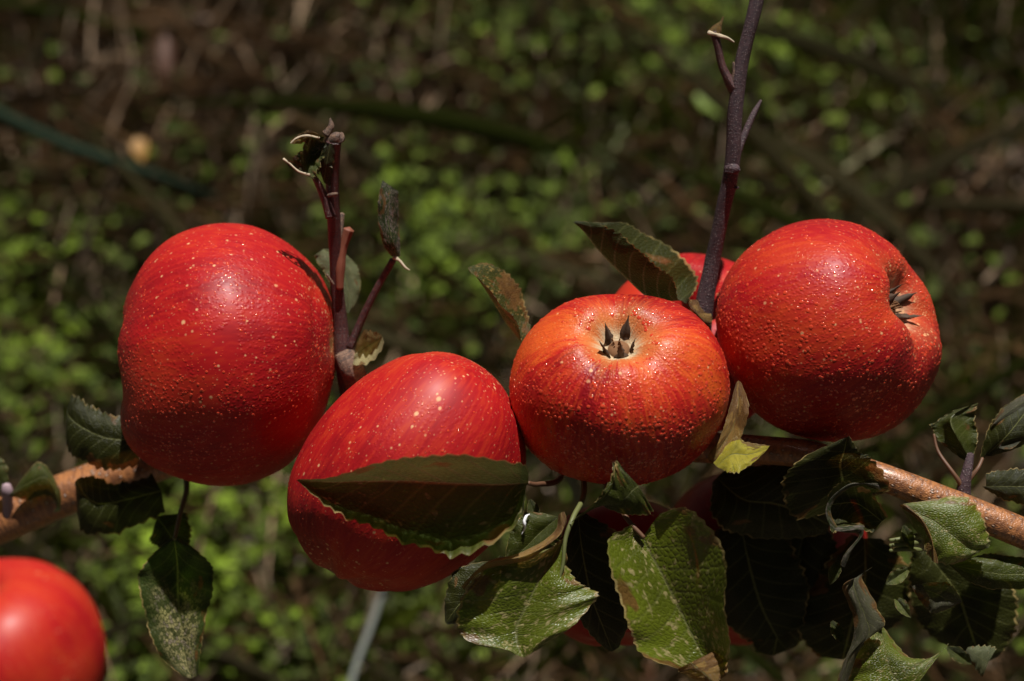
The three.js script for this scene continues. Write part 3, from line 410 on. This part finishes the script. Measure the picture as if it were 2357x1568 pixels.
const shootC = part('spur', stem([[2215, 1175, 100, 20], [2220, 1120, 110, 16], [2228, 1080, 112, 12], [2235, 1045, 108, 8]], { seg: 20, bump: 0.3 }), M.shoot, bough);
part('petiole', stem([[2222, 1130, 112, 7], [2195, 1090, 120, 5], [2160, 1040, 100, 4], [2150, 1000, 90, 3]], { seg: 16 }), M.petiole, shootC);
part('petiole', stem([[2225, 1110, 112, 7], [2250, 1080, 115, 5], [2262, 1055, 100, 4]], { seg: 12 }), M.petiole, shootC);
part('petiole', stem([[2230, 1150, 112, 8], [2190, 1160, 160, 6], [2130, 1175, 180, 5], [2080, 1165, 182, 4]], { seg: 16 }), M.petiole, shootC);
for (const [y, dy] of [[1240, -6], [1252, 0], [1264, 6]]) part('petiole', stem([[2120, y - 4 + dy, 110, 5], [2080, y, 130, 6], [2048, y + 4, 130, 4]], { seg: 12 }), M.greenstalk, shootC);

// ------------------------------------------------------------------ apples
const PROFILE = [[0, 0.6], [0.07, 0.605], [0.15, 0.645], [0.23, 0.72], [0.33, 0.785], [0.45, 0.8], [0.62, 0.73], [0.8, 0.57], [0.93, 0.33], [0.995, 0.07], [0.995, -0.15], [0.95, -0.36], [0.84, -0.56], [0.67, -0.71], [0.48, -0.77], [0.32, -0.72], [0.19, -0.6], [0.1, -0.48], [0.04, -0.42], [0, -0.41]];
const profileAt = (t) => spline(PROFILE, t);
function silhouette(pts, c) { return pts.map(([x, y]) => [Math.atan2(c[1] - y, x - c[0]), Math.hypot(x - c[0], y - c[1])]).sort((a, b) => a[0] - b[0]); }
function polar(list, a) { const n = list.length; for (let i = 0; i < n; i++) { const p = list[i], q = list[(i + 1) % n], b = q[0] + (i === n - 1 ? Math.PI * 2 : 0), w = a < p[0] && i === n - 1 ? a + Math.PI * 2 : a; if (w >= p[0] && w <= b) return lerp(p[1], q[1], (w - p[0]) / (b - p[0])); } return list[0][1]; }
const ARC = (t) => { const a = profileAt(Math.max(0, t - 0.01)), b = profileAt(Math.min(1, t + 0.01)); return Math.hypot(a[0] - b[0], a[1] - b[1]) / (Math.min(1, t + 0.01) - Math.max(0, t - 0.01)); };
function appleMaps(id, o) {
  const w = o.small ? 512 : 1280, h = w / 2, deep = o.deep ?? [0.22, 0.004, 0.008], red = o.red ?? [0.42, 0.009, 0.011], warm = o.warm ?? [0.56, 0.058, 0.013];
  const spots = new Float32Array(w * h), drops = new Float32Array(w * h);
  const stamp = (arr, u, v, rad, val) => {            // rad in apple radii
    const rho = Math.max(0.06, profileAt(v)[0]), ru = rad / rho / 6.283 * w, rv = rad / ARC(v) * h, cx = u * w, cy = v * h;
    for (let y = Math.max(0, Math.floor(cy - rv)); y <= Math.min(h - 1, cy + rv); y++) for (let x = Math.floor(cx - ru); x <= cx + ru; x++) { const d = ((x - cx) / ru) ** 2 + ((y - cy) / rv) ** 2; if (d < 1) { const k = y * w + ((x % w) + w) % w; arr[k] = Math.max(arr[k], val * (1 - d)); } }
  };
  for (let i = 0; i < o.lenticelsAndGlints; i++) stamp(spots, rnd(), Math.pow(rnd(), 0.85) * 0.9 + 0.05, rr(0.008, 0.015) * (rnd() < 0.12 ? 1.5 : 1), rr(0.5, 1.6));
  for (let i = 0; i < o.lenticelsAndGlints * 9; i++) stamp(spots, rnd(), Math.pow(rnd(), 0.85) * 0.9 + 0.05, rr(0.0045, 0.008), rr(0.2, 0.9));  // tiny lenticels that double as dew sparkle painted into the skin colour
  const dropsAt = o.dew;
  for (let i = 0; i < (o.small ? 2000 : 26000); i++) { const u = rnd(), v = rr(0.1, 0.92); if (fbm(u * 9, v * 6, id, 3) < 0.5 - 0.28 * dropsAt) continue; stamp(drops, u, v, rr(0.005, 0.014), rr(0.3, 1)); }
  const map = dataTex(w, h, (u, v) => {
    const k = Math.min(h - 1, Math.floor(v * h)) * w + Math.min(w - 1, Math.floor(u * w)), a = u * Math.PI * 2, ca = Math.cos(a), sa = Math.sin(a);
    const f = fbm(ca * 1.6 + id * 3, sa * 1.6, v * 3, 4), streak = fbm(ca * 16 + id, sa * 16, v * 2.2, 3), grain = fbm(ca * 40, sa * 40, v * 45 + id, 2);
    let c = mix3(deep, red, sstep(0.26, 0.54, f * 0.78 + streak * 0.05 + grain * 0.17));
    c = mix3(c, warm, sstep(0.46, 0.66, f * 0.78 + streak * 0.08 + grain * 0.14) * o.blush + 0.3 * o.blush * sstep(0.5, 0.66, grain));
    const cal = sstep(0.36, 0.1, v + 0.14 * (streak - 0.5)); c = mix3(c, [0.58, 0.2, 0.06], cal * o.calyx * sstep(0.42, 0.6, streak + 0.25 * cal));
    const rus = sstep(0.185, 0.1, v + 0.1 * (streak - 0.5)); c = mix3(c, [0.62, 0.52, 0.34], rus * o.russet * (0.45 + 0.8 * grain));
    c = mix3(c, [0.13, 0.075, 0.04], sstep(0.1, 0.06, v));
    c = mix3(c, [0.28, 0.2, 0.06], sstep(0.86, 0.97, v) * 0.8);
    return mix3(c, [0.75, 0.42, 0.2], clamp(spots[k]) * 0.85);
  }, true);
  const bump = dataTex(w, h, (u, v) => { const k = Math.min(h - 1, Math.floor(v * h)) * w + Math.min(w - 1, Math.floor(u * w)), a = u * Math.PI * 2; return 0.1 + 0.55 * Math.sqrt(drops[k]) + 0.12 * clamp(spots[k]); });
  return [map, bump];
}
const dropGeo = new THREE.SphereGeometry(1, 10, 5, 0, Math.PI * 2, 0, Math.PI / 2); dropGeo.scale(1, 0.3, 1);
function apple(o) {
  const [cx, cy, cd] = o.c, k = unitAt(cd), centre = P(cx, cy, cd), root = thing('apple', centre, o.label, 'apple', 'red apples on the bough');
  const ax = new V3(...o.axis).normalize(), e1 = new V3(0.2, 0.1, 1).cross(ax).normalize().applyAxisAngle(ax, o.spin ?? 0), e2 = new V3().crossVectors(ax, e1);
  const nt = 100, np = 150, pts = [], rimR = o.r, uv = [];
  const surf = (t, a) => {
    const [rho, y0] = profileAt(t), sh = o.shallow ?? 0, y = y0 > 0 && t < 0.26 ? lerp(y0, 0.8 + 0.12 * (1 - (rho / 0.45) ** 2), sh) : y0 < 0 && t > 0.74 ? lerp(y0, -0.77 - 0.1 * (1 - (rho / 0.48) ** 2), o.shallowStem ?? sh) : y0, lobe = 1 + 0.022 * Math.cos(5 * a) * sstep(0.5, 0.15, t) + 0.008 * Math.cos(5 * a), ca = Math.cos(a), sa = Math.sin(a);
    const nz = 1 + 0.05 * (fbm(ca * 1.2 * rho + o.id * 5, sa * 1.2 * rho, y * 1.2, 2) - 0.5) * 2, q = rimR * nz;
    return new V3().addScaledVector(e1, rho * lobe * ca * q).addScaledVector(e2, rho * lobe * sa * q).addScaledVector(ax, (y * (1 + 0.035 * Math.cos(5 * a) * sstep(0.42, 0.2, t) * sstep(0.05, 0.15, t))) * q * o.tall);
  };
  for (let i = 0; i <= nt; i++) for (let j = 0; j <= np; j++) { pts.push(surf(i / nt, j / np * Math.PI * 2)); uv.push(j / np, i / nt); }
  // the apple's own lopsidedness: its outline against the view plane is brought to the observed one
  const NB = 72, base = new Float32Array(NB), ratio = new Float32Array(NB);
  for (const p of pts) { const b = Math.floor((Math.atan2(p.y, p.x) + Math.PI) / (Math.PI * 2) * NB) % NB; base[b] = Math.max(base[b], Math.hypot(p.x, p.y)); }
  const target = o.outline && silhouette(o.outline, o.c);
  for (let b = 0; b < NB; b++) ratio[b] = target ? polar(target, (b + 0.5) / NB * Math.PI * 2 - Math.PI) / base[b] : 1;
  const sm = ratio.map((_, b) => { let s = 0, t = 0; for (let q = -2; q <= 2; q++) { const w = 3 - Math.abs(q); s += w * ratio[(b + q + NB) % NB]; t += w; } return s / t; });
  const mean = sm.reduce((a, b) => a + b) / NB;
  const morph = (p) => {
    const f = ((Math.atan2(p.y, p.x) + Math.PI) / (Math.PI * 2) * NB - 0.5 + NB) % NB, i = Math.floor(f), g = lerp(sm[i % NB], sm[(i + 1) % NB], f - i), bb = lerp(base[i % NB], base[(i + 1) % NB], f - i);
    const w = sstep(0, 0.95, Math.hypot(p.x, p.y) / bb), q = lerp(mean, g, w); return new V3(p.x * q, p.y * q, p.z * mean);
  };
  const toWorld = (p) => new V3().addScaledVector(R, p.x * k).addScaledVector(U, p.y * k).addScaledVector(B, p.z * k).add(centre);
  const pos = [], idx = [];
  for (const p of pts) { const w = toWorld(morph(p)); pos.push(w.x, w.y, w.z); }
  for (let i = 0; i < nt; i++) for (let j = 0; j < np; j++) { const a = i * (np + 1) + j, b = a + np + 1; idx.push(a, b, a + 1, a + 1, b, b + 1); }
  const g = new THREE.BufferGeometry(); g.setAttribute('position', new THREE.Float32BufferAttribute(pos, 3)); g.setAttribute('uv', new THREE.Float32BufferAttribute(uv, 2)); g.setIndex(idx); g.computeVertexNormals();
  const nn = g.attributes.normal; for (let i = 0; i <= nt; i++) { const a = i * (np + 1), b = a + np; const s = new V3(nn.getX(a) + nn.getX(b), nn.getY(a) + nn.getY(b), nn.getZ(a) + nn.getZ(b)).normalize(); nn.setXYZ(a, s.x, s.y, s.z); nn.setXYZ(b, s.x, s.y, s.z); }
  const probe = new V3(nn.getX(50 * (np + 1)), nn.getY(50 * (np + 1)), nn.getZ(50 * (np + 1))), out = new V3(pos[150 * 0 + 50 * (np + 1) * 3], pos[50 * (np + 1) * 3 + 1], pos[50 * (np + 1) * 3 + 2]).sub(centre);
  if (probe.dot(out) < 0) { for (let i = 0; i < idx.length; i += 3) [idx[i + 1], idx[i + 2]] = [idx[i + 2], idx[i + 1]]; g.setIndex(idx); for (let i = 0; i < nn.array.length; i++) nn.array[i] *= -1; }
  const [map, bump] = appleMaps(o.id, o);
  part('skin', g, std({ map, bumpMap: bump, bumpScale: 0.0002 * (o.bump ?? 1), roughness: o.rough ?? 0.47, clearcoat: o.coat ?? 0.05, clearcoatRoughness: 0.3, specularIntensity: 0.5 }), root);
  if (!o.bare) {
  // calyx: sepals and dry stamens in the basin, stalk at the other end
  const at = (t, a, lift = 0) => { const p = morph(surf(t, a)), c = morph(surf(t, a)).sub(morph(surf(Math.min(1, t + 0.02), a))); return toWorld(p.addScaledVector(ax, lift)); };
  const dirW = new V3().addScaledVector(R, ax.x).addScaledVector(U, ax.y).addScaledVector(B, ax.z).normalize(), eye = at(0, 0);
  const cal = part('calyx', new THREE.SphereGeometry(0.105 * rimR * k, 14, 10).scale(1, 1, 0.6).applyQuaternion(new THREE.Quaternion().setFromUnitVectors(new V3(0, 0, 1), dirW)).translate(eye.x, eye.y, eye.z), M.stamen, root);
  for (let i = 0; i < 5; i++) {
    const a = i * 1.2566 + (o.sepalSpin ?? 0.3), rad = new V3().addScaledVector(toWorld(e1).sub(centre), Math.cos(a) / k).addScaledVector(toWorld(e2).sub(centre), Math.sin(a) / k).normalize(), side = new V3().crossVectors(dirW, rad), L = rimR * k * (o.sepal ?? 0.2) * rr(0.8, 1.25), w = rimR * k * 0.062, pp = [], ii = [], n = 8, lean = rr(0.1, 0.42);
    for (let q = 0; q <= n; q++) { const t = q / n, ww = w * (1 - t) * (0.9 + 0.5 * Math.sin(t * 3)) * rr(0.6, 1.3) + 0.00006, c = eye.clone().addScaledVector(rad, rimR * k * 0.09 + L * (lean * t + 0.9 * t * t * (lean - 0.22))).addScaledVector(dirW, L * (t - 0.15)); for (const [s, dz] of [[-1, 0], [0, 0.5], [1, 0], [0, -0.25]]) { const p = c.clone().addScaledVector(side, s * ww).addScaledVector(rad, dz * ww); pp.push(p.x, p.y, p.z); } }
    for (let q = 0; q < n; q++) for (let s = 0; s < 4; s++) { const A = q * 4 + s, C = q * 4 + (s + 1) % 4; ii.push(A, C, A + 4, C, C + 4, A + 4); }
    const sg = new THREE.BufferGeometry(); sg.setAttribute('position', new THREE.Float32BufferAttribute(pp, 3)); sg.setIndex(ii); sg.computeVertexNormals();
    part('sepal', sg, M.sepal, cal);
  }
  const st = [];
  for (let i = 0; i < 14; i++) { const a = rnd() * 6.28, q = rr(0.01, 0.08) * rimR * k, p0 = eye.clone().addScaledVector(toWorld(e1).sub(centre).normalize(), Math.cos(a) * q).addScaledVector(toWorld(e2).sub(centre).normalize(), Math.sin(a) * q), len = rr(0.06, 0.13) * rimR * k, cg = new THREE.CylinderGeometry(0.006 * rimR * k, 0.011 * rimR * k, len, 5); cg.applyQuaternion(new THREE.Quaternion().setFromUnitVectors(new V3(0, 1, 0), dirW.clone().add(new V3(rr(-0.3, 0.3), rr(-0.3, 0.3), rr(-0.3, 0.3))).normalize())); p0.addScaledVector(dirW, len * 0.6); cg.translate(p0.x, p0.y, p0.z); st.push(cg); }
  part('stamens', mergeGeometries(st), M.stamen, cal).userData.kind = 'stuff';
  const sb = at(1, 0), stalk = [sb.clone().addScaledVector(dirW, 0.004), sb.clone().addScaledVector(dirW, -0.008), sb.clone().addScaledVector(dirW, -0.018).add(new V3(0, 0.002, -0.003))];
  if (!o.noStalk) part('stalk', new THREE.TubeGeometry(new THREE.CatmullRomCurve3(stalk), 12, 0.0014, 8), M.petiole, root);
  }
  // beads of water on the skin
  if (o.drops) {
    const im = new THREE.InstancedMesh(dropGeo, M.bead, o.drops), m = new THREE.Matrix4(), q = new THREE.Quaternion(), up = new V3(0, 1, 0); let n = 0, tries = 0;
    const P3 = (i) => new V3(pos[i * 3], pos[i * 3 + 1], pos[i * 3 + 2]), N3 = (i) => new V3(nn.getX(i), nn.getY(i), nn.getZ(i));
    while (n < o.drops && tries++ < o.drops * 40) {
      const ti = rnd() * nt * 0.74 + nt * 0.2, i = Math.floor(ti), j = Math.floor(rnd() * np);
      if (rnd() > profileAt(ti / nt)[0]) continue;
      const a = i * (np + 1) + j, fu = rnd(), fv = ti - i, p = P3(a).multiplyScalar((1 - fu) * (1 - fv)).addScaledVector(P3(a + 1), fu * (1 - fv)).addScaledVector(P3(a + np + 1), (1 - fu) * fv).addScaledVector(P3(a + np + 2), fu * fv), nrm = N3(a).lerp(N3(a + np + 2), 0.5).normalize(), v = nrm.dot(B), y = nrm.dot(U);
      if (v < -0.1) continue;
      const cl = fbm(p.x * 90 + o.id, p.y * 90, p.z * 90, 3), want = o.where(nrm.dot(R), y, v) * sstep(0.36, 0.55, cl + 0.1);
      if (rnd() > want) continue;
      const s = (0.00015 + 0.0006 * Math.pow(rnd(), 3.5)) * (o.dropSize ?? 1);
      p.sub(root.position); m.compose(p, q.setFromUnitVectors(up, nrm), SC.set(s * rr(0.9, 1.15), s * rr(0.8, 1.1), s * rr(0.9, 1.15))); im.setMatrixAt(n++, m);
    }
    im.count = n; im.name = 'droplets'; im.userData.kind = 'stuff'; root.add(im);
  }
  return root;
}
const all = (x, y, z) => 0.5;
apple({ id: 1, c: [530, 815, -120], r: 290, tall: 1.0, axis: [-1, -0.1, -0.12], shallowStem: 0.85, noStalk: true, spin: 0.4, lenticelsAndGlints: 420, blush: 0.35, calyx: 0.3, russet: 0.1, dew: 0.7, drops: 3600, dropSize: 0.75, where: (x, y, z) => 0.15 + 0.85 * sstep(0.1, -0.3, y) * sstep(0.5, -0.4, x) + 0.6 * Math.exp(-(((x - 0.02) / 0.25) ** 2 + ((y - 0.5) / 0.25) ** 2)),
  label: 'tall wet red apple at far left, its flower end turned left', outline: [[530, 514], [430, 530], [360, 575], [315, 640], [288, 690], [283, 740], [290, 800], [297, 860], [296, 900], [285, 935], [284, 970], [290, 1010], [320, 1050], [380, 1085], [450, 1110], [520, 1121], [600, 1105], [670, 1065], [720, 1000], [755, 920], [772, 840], [777, 780], [765, 690], [740, 640], [700, 590], [640, 545], [590, 522]] });
apple({ id: 2, c: [935, 1085, 80], r: 280, tall: 1.08, axis: [-0.55, -0.8, 0.05], shallow: 1, bare: true, spin: 0.2, lenticelsAndGlints: 380, blush: 0.5, calyx: 0.2, russet: 0.1, dew: 0.2, drops: 1500, dropSize: 0.55, where: (x, y, z) => 0.2 + 0.9 * Math.exp(-(((x - 0.05) / 0.3) ** 2 + ((y - 0.5) / 0.3) ** 2)), rough: 0.5, coat: 0.05, bump: 0.5,
  label: 'lowest large red apple, crossed by a folded green leaf', outline: [[1000, 806], [930, 818], [870, 850], [800, 900], [740, 965], [695, 1035], [668, 1100], [662, 1150], [672, 1210], [700, 1260], [750, 1310], [810, 1345], [885, 1363], [960, 1355], [1040, 1320], [1110, 1270], [1170, 1200], [1205, 1120], [1210, 1040], [1195, 960], [1165, 900], [1120, 850], [1060, 817]] });
apple({ id: 3, c: [1426, 896, 120], r: 254, tall: 0.98, axis: [-0.05, 0.66, 0.75], spin: 0, sepalSpin: 0.1, sepal: 0.27, lenticelsAndGlints: 300, blush: 0.9, calyx: 1, russet: 1, dew: 1, drops: 3400, dropSize: 1, where: (x, y, z) => 0.25 + 0.9 * sstep(0.55, 0.1, y), rough: 0.4,
  red: [0.48, 0.016, 0.012], warm: [0.62, 0.085, 0.016], label: 'middle red apple with pale flower end and dark sepals facing up', outline: [[1410, 677], [1320, 690], [1250, 730], [1200, 790], [1175, 860], [1175, 930], [1195, 1000], [1235, 1055], [1300, 1095], [1370, 1110], [1440, 1115], [1520, 1100], [1590, 1065], [1640, 1015], [1672, 950], [1680, 890], [1668, 820], [1640, 765], [1590, 715], [1510, 685], [1460, 678]] });
apple({ id: 4, c: [1905, 760, -30], r: 270, tall: 1.0, axis: [0.76, 0.3, 0.5], spin: 0.9, sepalSpin: 0.2, sepal: 0.24, lenticelsAndGlints: 460, blush: 0.55, calyx: 0.35, russet: 0.6, dew: 1, drops: 3400, dropSize: 1, where: (x, y, z) => 0.3 + 0.8 * sstep(0.6, 0.1, y), red: [0.39, 0.008, 0.011],
  label: 'large dewy red apple at right with its flower end facing right', outline: [[1900, 502], [1820, 515], [1750, 550], [1690, 605], [1655, 670], [1643, 740], [1655, 810], [1685, 880], [1720, 935], [1770, 975], [1840, 1003], [1930, 1016], [2010, 1008], [2080, 970], [2130, 910], [2160, 845], [2170, 790], [2158, 720], [2130, 650], [2080, 590], [2010, 535], [1950, 510]] });
const far = { small: true, lenticelsAndGlints: 200, blush: 0.4, calyx: 0.3, russet: 0.2, dew: 0.3, drops: 0, tall: 1 };
apple({ ...far, id: 5, c: [1600, 795, -320], r: 212, axis: [0.2, -0.6, -0.7], label: 'red apple mostly hidden behind the two right apples' });
apple({ ...far, blush: 0.1, red: [0.34, 0.008, 0.011], id: 6, c: [1425, 1320, -240], r: 190, axis: [0.1, -0.7, 0.2], label: 'shaded dark red apple behind the broad hanging leaf' });  // shade mixed into the skin: darker red than the lit apples
apple({ ...far, blush: 0.1, red: [0.34, 0.008, 0.011], id: 7, c: [1760, 1270, -540], r: 235, axis: [0.2, -0.8, 0.3], label: 'apple deep in shade below the right apple' });  // same darkened red, shade put into the skin colour
apple({ ...far, id: 8, c: [-5, 1525, 1230], r: 250, axis: [0.3, -0.8, -0.4], coat: 0.1, rough: 0.5, label: 'blurred red apple cut off at the lower left corner' });

// ------------------------------------------------------------------ single things lying or growing on the ground
function groundLeaf(x, y, len, turn, col, label, h = 0.02, tilt = 0.2, wide = 1) {
  const g = ovalGeo().scale(len * wide, len, len).translate(0, 0, -len / 2).rotateX(tilt).rotateY(turn), p = G(x, y, h), m = new THREE.Mesh(g, std({ color: new THREE.Color(...col), roughness: 0.6, side: THREE.DoubleSide, transmission: 0.2, thickness: 0 }));
  m.name = numbered('fallen_leaf'); m.position.copy(p); scene.add(m); tag(m, label, 'leaf');
}
groundLeaf(322, 345, 0.02, 0.3, [0.4, 0.2, 0.035], 'small yellow leaf lying on the dry ground, upper left', 0.115, 0.5);
groundLeaf(385, 150, 0.055, 0.1, [0.1, 0.04, 0.02], 'long reddish brown leaf on the ground at upper left', 0.07, 0.6, 0.4);
groundLeaf(1630, 242, 0.026, 0.9, [0.15, 0.22, 0.02], 'lime green leaf beside the right shoot', 0.09, 0.3, 1.1);
groundLeaf(600, 1262, 0.036, 1.2, [0.14, 0.095, 0.07], 'brown dead leaf on the ground below the left apple', 0.045, 0.2, 0.8);
function groundStalk(name, pts, r, col, label, cat) {
  const c = new THREE.CatmullRomCurve3(pts.map(([x, y, h]) => G(x, y, h))), g = new THREE.TubeGeometry(c, 40, r, 8), m = new THREE.Mesh(g, std({ color: new THREE.Color(...col), roughness: 0.85, specularIntensity: 0.4 })), at = pts.length ? c.getPoint(0) : new V3();
  g.translate(-at.x, -at.y, -at.z); m.position.copy(at); m.name = numbered(name); scene.add(m); tag(m, label, cat);
}
groundStalk('green_stem', [[-120, 200, 0.1], [0, 262, 0.12], [180, 345, 0.14], [340, 400, 0.12], [480, 455, 0.05], [560, 490, 0]], 0.0042, [0.012, 0.024, 0.012], 'dark green blurred stem slanting across the upper left', 'stem');
groundStalk('dry_stalk', [[1700, 610, 0.02], [1815, 500, 0.05], [1900, 425, 0.07], [2010, 345, 0.06], [2080, 290, 0.04]], 0.0022, [0.22, 0.2, 0.11], 'pale straw coloured stalk slanting up behind the right apple', 'stalk');
groundStalk('dry_stalk', [[890, 1330, 0.04], [850, 1450, 0.09], [820, 1530, 0.1], [790, 1640, 0.1]], 0.0019, [0.16, 0.17, 0.15], 'grey white stalk below the lowest apple', 'stalk');
groundStalk('grass_stem', [[1460, 250, 0.02], [1420, 330, 0.05], [1385, 410, 0.05], [1360, 470, 0.03]], 0.0018, [0.14, 0.15, 0.07], 'thin pale grass stem above the folded leaf', 'grass stem');

for (const o of scene.children) o.traverse((m) => { if (m.isMesh) m.castShadow = m.receiveShadow = true; });
renderer.render(scene, camera);
